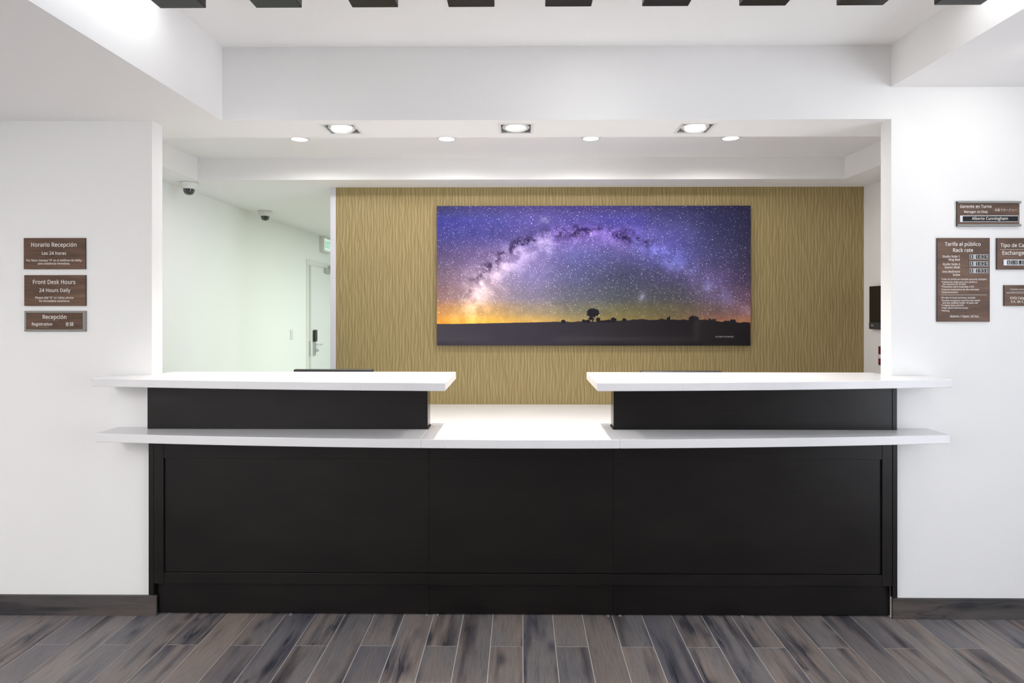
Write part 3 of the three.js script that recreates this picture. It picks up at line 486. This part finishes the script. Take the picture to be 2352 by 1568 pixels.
// ceiling panels
for (const [x, y, z, w, d, k, c, label] of PANELS) {
  const t = thing('ceiling_light_panel', label, 'ceiling light', [x, y, z], 'ceiling light panels');
  part('frame', [box(-w / 2 - 0.015, w / 2 + 0.015, -0.01, 0, d / 2, d / 2 + 0.015), box(-w / 2 - 0.015, w / 2 + 0.015, -0.01, 0, -d / 2 - 0.015, -d / 2), box(-w / 2 - 0.015, -w / 2, -0.01, 0, -d / 2, d / 2), box(w / 2, w / 2 + 0.015, -0.01, 0, -d / 2, d / 2)], M.whiteMetal, t);
  part('diffuser', box(-w / 2, w / 2, -0.006, 0, -d / 2, d / 2), glow(c, 1.0), t);
  const l = new THREE.RectAreaLight(new THREE.Color(...c), k, w, d); l.position.set(x, y - 0.012, z); l.rotation.x = -Math.PI / 2; scene.add(l);
}
// slim strips on the tray ceiling between the dark beams
for (const [gap, k, label] of [[0, STRIPS[0], 'slim light strip on the tray ceiling against the low soffit'], [5, STRIPS[1], 'slim light strip between the middle ceiling beams'], [9, STRIPS[2], 'slim light strip on the tray ceiling against the high soffit']]) {
  const x = onZ(368.6, 16, EYE[2] - 2.2)[0] - 0.0878 + gap * 0.3366, t = thing('light_strip', label, 'light strip', [x, YV, 1.6], 'light strips in the tray');
  part('channel', [box(-0.03, -0.022, -0.012, 0, -1, 1), box(0.022, 0.03, -0.012, 0, -1, 1)], M.whiteMetal, t); part('diffuser', box(-0.022, 0.022, -0.008, 0, -1, 1), glow([0.97, 0.98, 1], 1), t);
  const l = new THREE.RectAreaLight(new THREE.Color(0.95, 0.975, 1), k, 0.044, 2); l.position.set(x, YV - 0.014, 1.6); l.rotation.x = -Math.PI / 2; scene.add(l);
}
// small downlights in the lobby soffits that throw the counter shadows on the walls
for (const [x, y, z, k, label] of [[-1.75, YC, 2.1, SOFFIT_CANDELA[0], 'small round downlight in the low lobby soffit'], [2.1, YR, 0.6, SOFFIT_CANDELA[1], 'small round downlight in the high lobby soffit']]) {
  const t = thing('soffit_downlight', label, 'downlight', [x, y, z], 'lobby soffit downlights');
  part('trim_ring', new THREE.LatheGeometry([[0.045, 0], [0.06, 0], [0.06, -0.005], [0.045, -0.008], [0.045, 0]].map(([a, b]) => new THREE.Vector2(a, b)), 32), M.whiteMetal, t);
  const ln = cyl(0.045, 0.045, 0.004, 32); ln.translate(0, -0.002, 0); part('lens', ln, glow([1, 0.98, 0.95], 3), t);
  const s = new THREE.SpotLight(new THREE.Color(1, 0.98, 0.95), k, 0, 1.4, 0.7, 2); s.position.set(x, y - 0.02, z); s.target.position.set(x, 0.6, z - 1.2); s.shadow.radius = 1.8; s.castShadow = true; scene.add(s, s.target);
}

// ------------------------------------------------------------------ office details
// dome cameras
for (const [px, py, label] of [[434, 418, 'white dome camera with a dark bubble on the ceiling nearest the header'], [609, 484, 'white dome camera with a dark bubble on the ceiling nearer the exit sign']]) {
  const d = (YC - EYE[1]) * F / (703 - py), z = EYE[2] - d, x = onZ(px, py, z)[0], t = thing('dome_camera', label, 'camera', [x, YC, z], 'ceiling dome cameras');
  const V2 = (a) => a.map(([r, y]) => new THREE.Vector2(r, y));
  part('body', new THREE.LatheGeometry(V2([[0.001, 0], [0.062, 0], [0.0625, -0.006], [0.060, -0.02], [0.054, -0.038], [0.046, -0.048], [0.040, -0.049], [0.001, -0.049]]), 48), M.plastic, t);
  part('bubble', new THREE.LatheGeometry(V2([[0.040, -0.049], [0.0395, -0.058], [0.036, -0.072], [0.028, -0.084], [0.015, -0.091], [0.0005, -0.093]]), 40), M.dome, t).userData.label = 'dark glossy bubble';
  const s = part('screw', new THREE.SphereGeometry(0.0028, 10, 8), M.housing, t); s.position.set(0.01, -0.026, 0.058);
}
// door in the side wall (faces +x)
{
  const d = new THREE.Group(); d.name = 'door_1'; d.userData = { kind: 'structure', label: 'white office door with a steel lock and closer in the side wall', category: 'door' }; scene.add(d);
  const z0 = -4.585, z1 = -5.56, top = 2.065, f = 0.045;
  part('door_frame', [rbox(XL - 0.08, XL + 0.012, 0, top - f, z0 - f, z0 + 0.025, 0.003), rbox(XL - 0.08, XL + 0.012, 0, top - f, z1 - 0.025, z1 + f, 0.003), rbox(XL - 0.08, XL + 0.012, top - f, top + 0.025, z1 - 0.025, z0 + 0.025, 0.003), box(XL - 0.08, XL - 0.034, 0, top - f - 0.03, z0 - f - 0.03, z0 - f), box(XL - 0.08, XL - 0.034, 0, top - f - 0.03, z1 + f, z1 + f + 0.03), box(XL - 0.08, XL - 0.034, top - f - 0.03, top - f, z1 + f, z0 - f)], M.whiteMetal, d);
  const pz = z1 + f + 0.003, px = XL + 0.012, len = (z0 - f - 0.003) - pz, leaf = part('door_leaf', rbox(-0.042, 0, 0.008, top - f - 0.004, 0, len, 0.002), M.whiteMetal, d);
  leaf.position.set(px, 0, pz); leaf.rotation.y = 0.03;                     // standing slightly ajar
  part('lock_plate', rbox(0, 0.02, 0.905, 1.19, len - 0.135, len - 0.065, 0.004), M.steel, leaf).userData.label = 'steel lock plate';
  part('card_reader', rbox(0.004, 0.034, 1.075, 1.222, len - 0.15, len - 0.055, 0.01, 3), M.black, leaf).userData.label = 'black card reader';
  const sp = cyl(0.011, 0.011, 0.055, 16); sp.rotateZ(Math.PI / 2); sp.translate(0.045, 1.035, len - 0.10);
  part('lever_handle', [sp, rbox(0.06, 0.08, 1.024, 1.046, len - 0.22, len - 0.09, 0.006, 3)], M.chrome, leaf).userData.label = 'chrome lever handle';
  const tt = cyl(0.017, 0.017, 0.03, 20); tt.rotateZ(Math.PI / 2); tt.translate(0.03, 0.965, len - 0.10); part('thumb_turn', [tt, rbox(0.04, 0.06, 0.952, 0.978, len - 0.12, len - 0.08, 0.003)], M.steel, leaf);
  part('latch_plate', rbox(-0.034, -0.008, 0.90, 1.09, len - 0.002, len + 0.002, 0.0008), M.steel, leaf).userData.label = 'steel latch plate on the door edge';
  for (const y of [1.83, 1.06, 0.28]) { const k = cyl(0.008, 0.008, 0.115, 14); k.translate(XL + 0.018, y, z1 + f); part('hinge', [k, box(XL + 0.0122, XL + 0.0145, y - 0.055, y + 0.055, z1 + f - 0.035, z1 + f - 0.004)], M.steel, d); }
  const xf = XL + 0.012;
  part('closer_body', rbox(0, 0.055, 1.955, 2.012, 0.06, 0.33, 0.005), M.steel, leaf).userData.label = 'grey door closer';
  const arm = new THREE.TubeGeometry(new THREE.CatmullRomCurve3([[xf + 0.04, 2.012, -5.33], [xf + 0.06, 2.03, -5.33], [xf + 0.2, 2.034, -5.22], [xf + 0.22, 2.036, -5.24], [XL + 0.03, 2.05, -5.44]].map((p) => new THREE.Vector3(...p))), 24, 0.007, 8);
  part('closer_arm', arm, M.steel, d); part('arm_bracket', rbox(XL + 0.012, XL + 0.03, 2.03, 2.06, -5.47, -5.40, 0.003), M.steel, d);
}
// exit sign on the wall above the door
{
  const zn = EYE[2] - 8.16, t = thing('exit_sign', 'white box exit sign with pale green lettering above the door', 'exit sign', [XL, YC - 0.205, zn]);
  part('casing', rbox(0, 0.056, 0, 0.204, -0.31, 0, 0.004), M.plastic, t);
  const cv = document.createElement('canvas'); cv.width = 512; cv.height = 320; const g = cv.getContext('2d'); g.fillStyle = 'rgb(226,248,237)'; g.fillRect(0, 0, 512, 320); g.fillStyle = 'rgb(105,212,165)'; g.font = 'bold 260px sans-serif'; g.textAlign = 'center'; g.save(); g.translate(256, 255); g.scale(0.78, 1); g.fillText('EXIT', 0, 0); g.restore();
  const tx = new THREE.CanvasTexture(cv); tx.colorSpace = THREE.SRGBColorSpace; tx.magFilter = THREE.LinearFilter;
  const pg = new THREE.PlaneGeometry(0.26, 0.15); pg.rotateY(Math.PI / 2); pg.translate(0.0568, 0.102, -0.155);
  part('sign_face', pg, new THREE.MeshStandardMaterial({ map: tx, emissiveMap: tx, emissive: 0xffffff, emissiveIntensity: 0.35, roughness: 0.4 }), t).userData.label = 'pale face with green letters';
}
// light switch
{
  const zc = EYE[2] - 7.15, yc = EYE[1] - (768 - 703) / F * 7.15, t = thing('light_switch', 'small white light switch plate on the side wall before the door', 'switch', [XL, yc, zc]);
  part('plate', rbox(0, 0.008, -0.058, 0.058, -0.04, 0.04, 0.003), M.plastic, t);
  for (const y of [-0.017, 0.017]) part('rocker', rbox(0.008, 0.012, y - 0.015, y + 0.015, -0.014, 0.014, 0.001), M.whiteMetal, t);
}
// black screen and red alarm box on the office side wall (faces -x)
{
  const t = thing('wall_screen', 'black flat screen mounted on the office side wall beside the gold wall', 'screen', [XR, 1.346, -1.62]);
  part('casing', rbox(-0.028, 0, 0, 0.316, 0, 0.5, 0.003), M.black, t); part('screen_glass', box(-0.0287, -0.0282, 0.052, 0.31, 0.006, 0.494), phys([0.008, 0.009, 0.009], 0.25), t);
  const bez = part('lower_bezel', rbox(-0.031, -0.028, 0.002, 0.05, 0.002, 0.498, 0.001), std([0.05, 0.052, 0.06], 0.4), t);
  part('badge', box(-0.0316, -0.031, 0.02, 0.036, 0.03, 0.06), M.steel, bez);
  const a = thing('alarm_box', 'red wall-mounted alarm box below the black screen', 'alarm', [XR, 1.09, -1.50]);
  part('casing', rbox(-0.03, 0, 0, 0.136, 0, 0.1, 0.004), M.red, a); part('lever', rbox(-0.04, -0.03, 0.05, 0.08, 0.02, 0.08, 0.003), M.whiteMetal, a);
}
renderer.render(scene, camera);
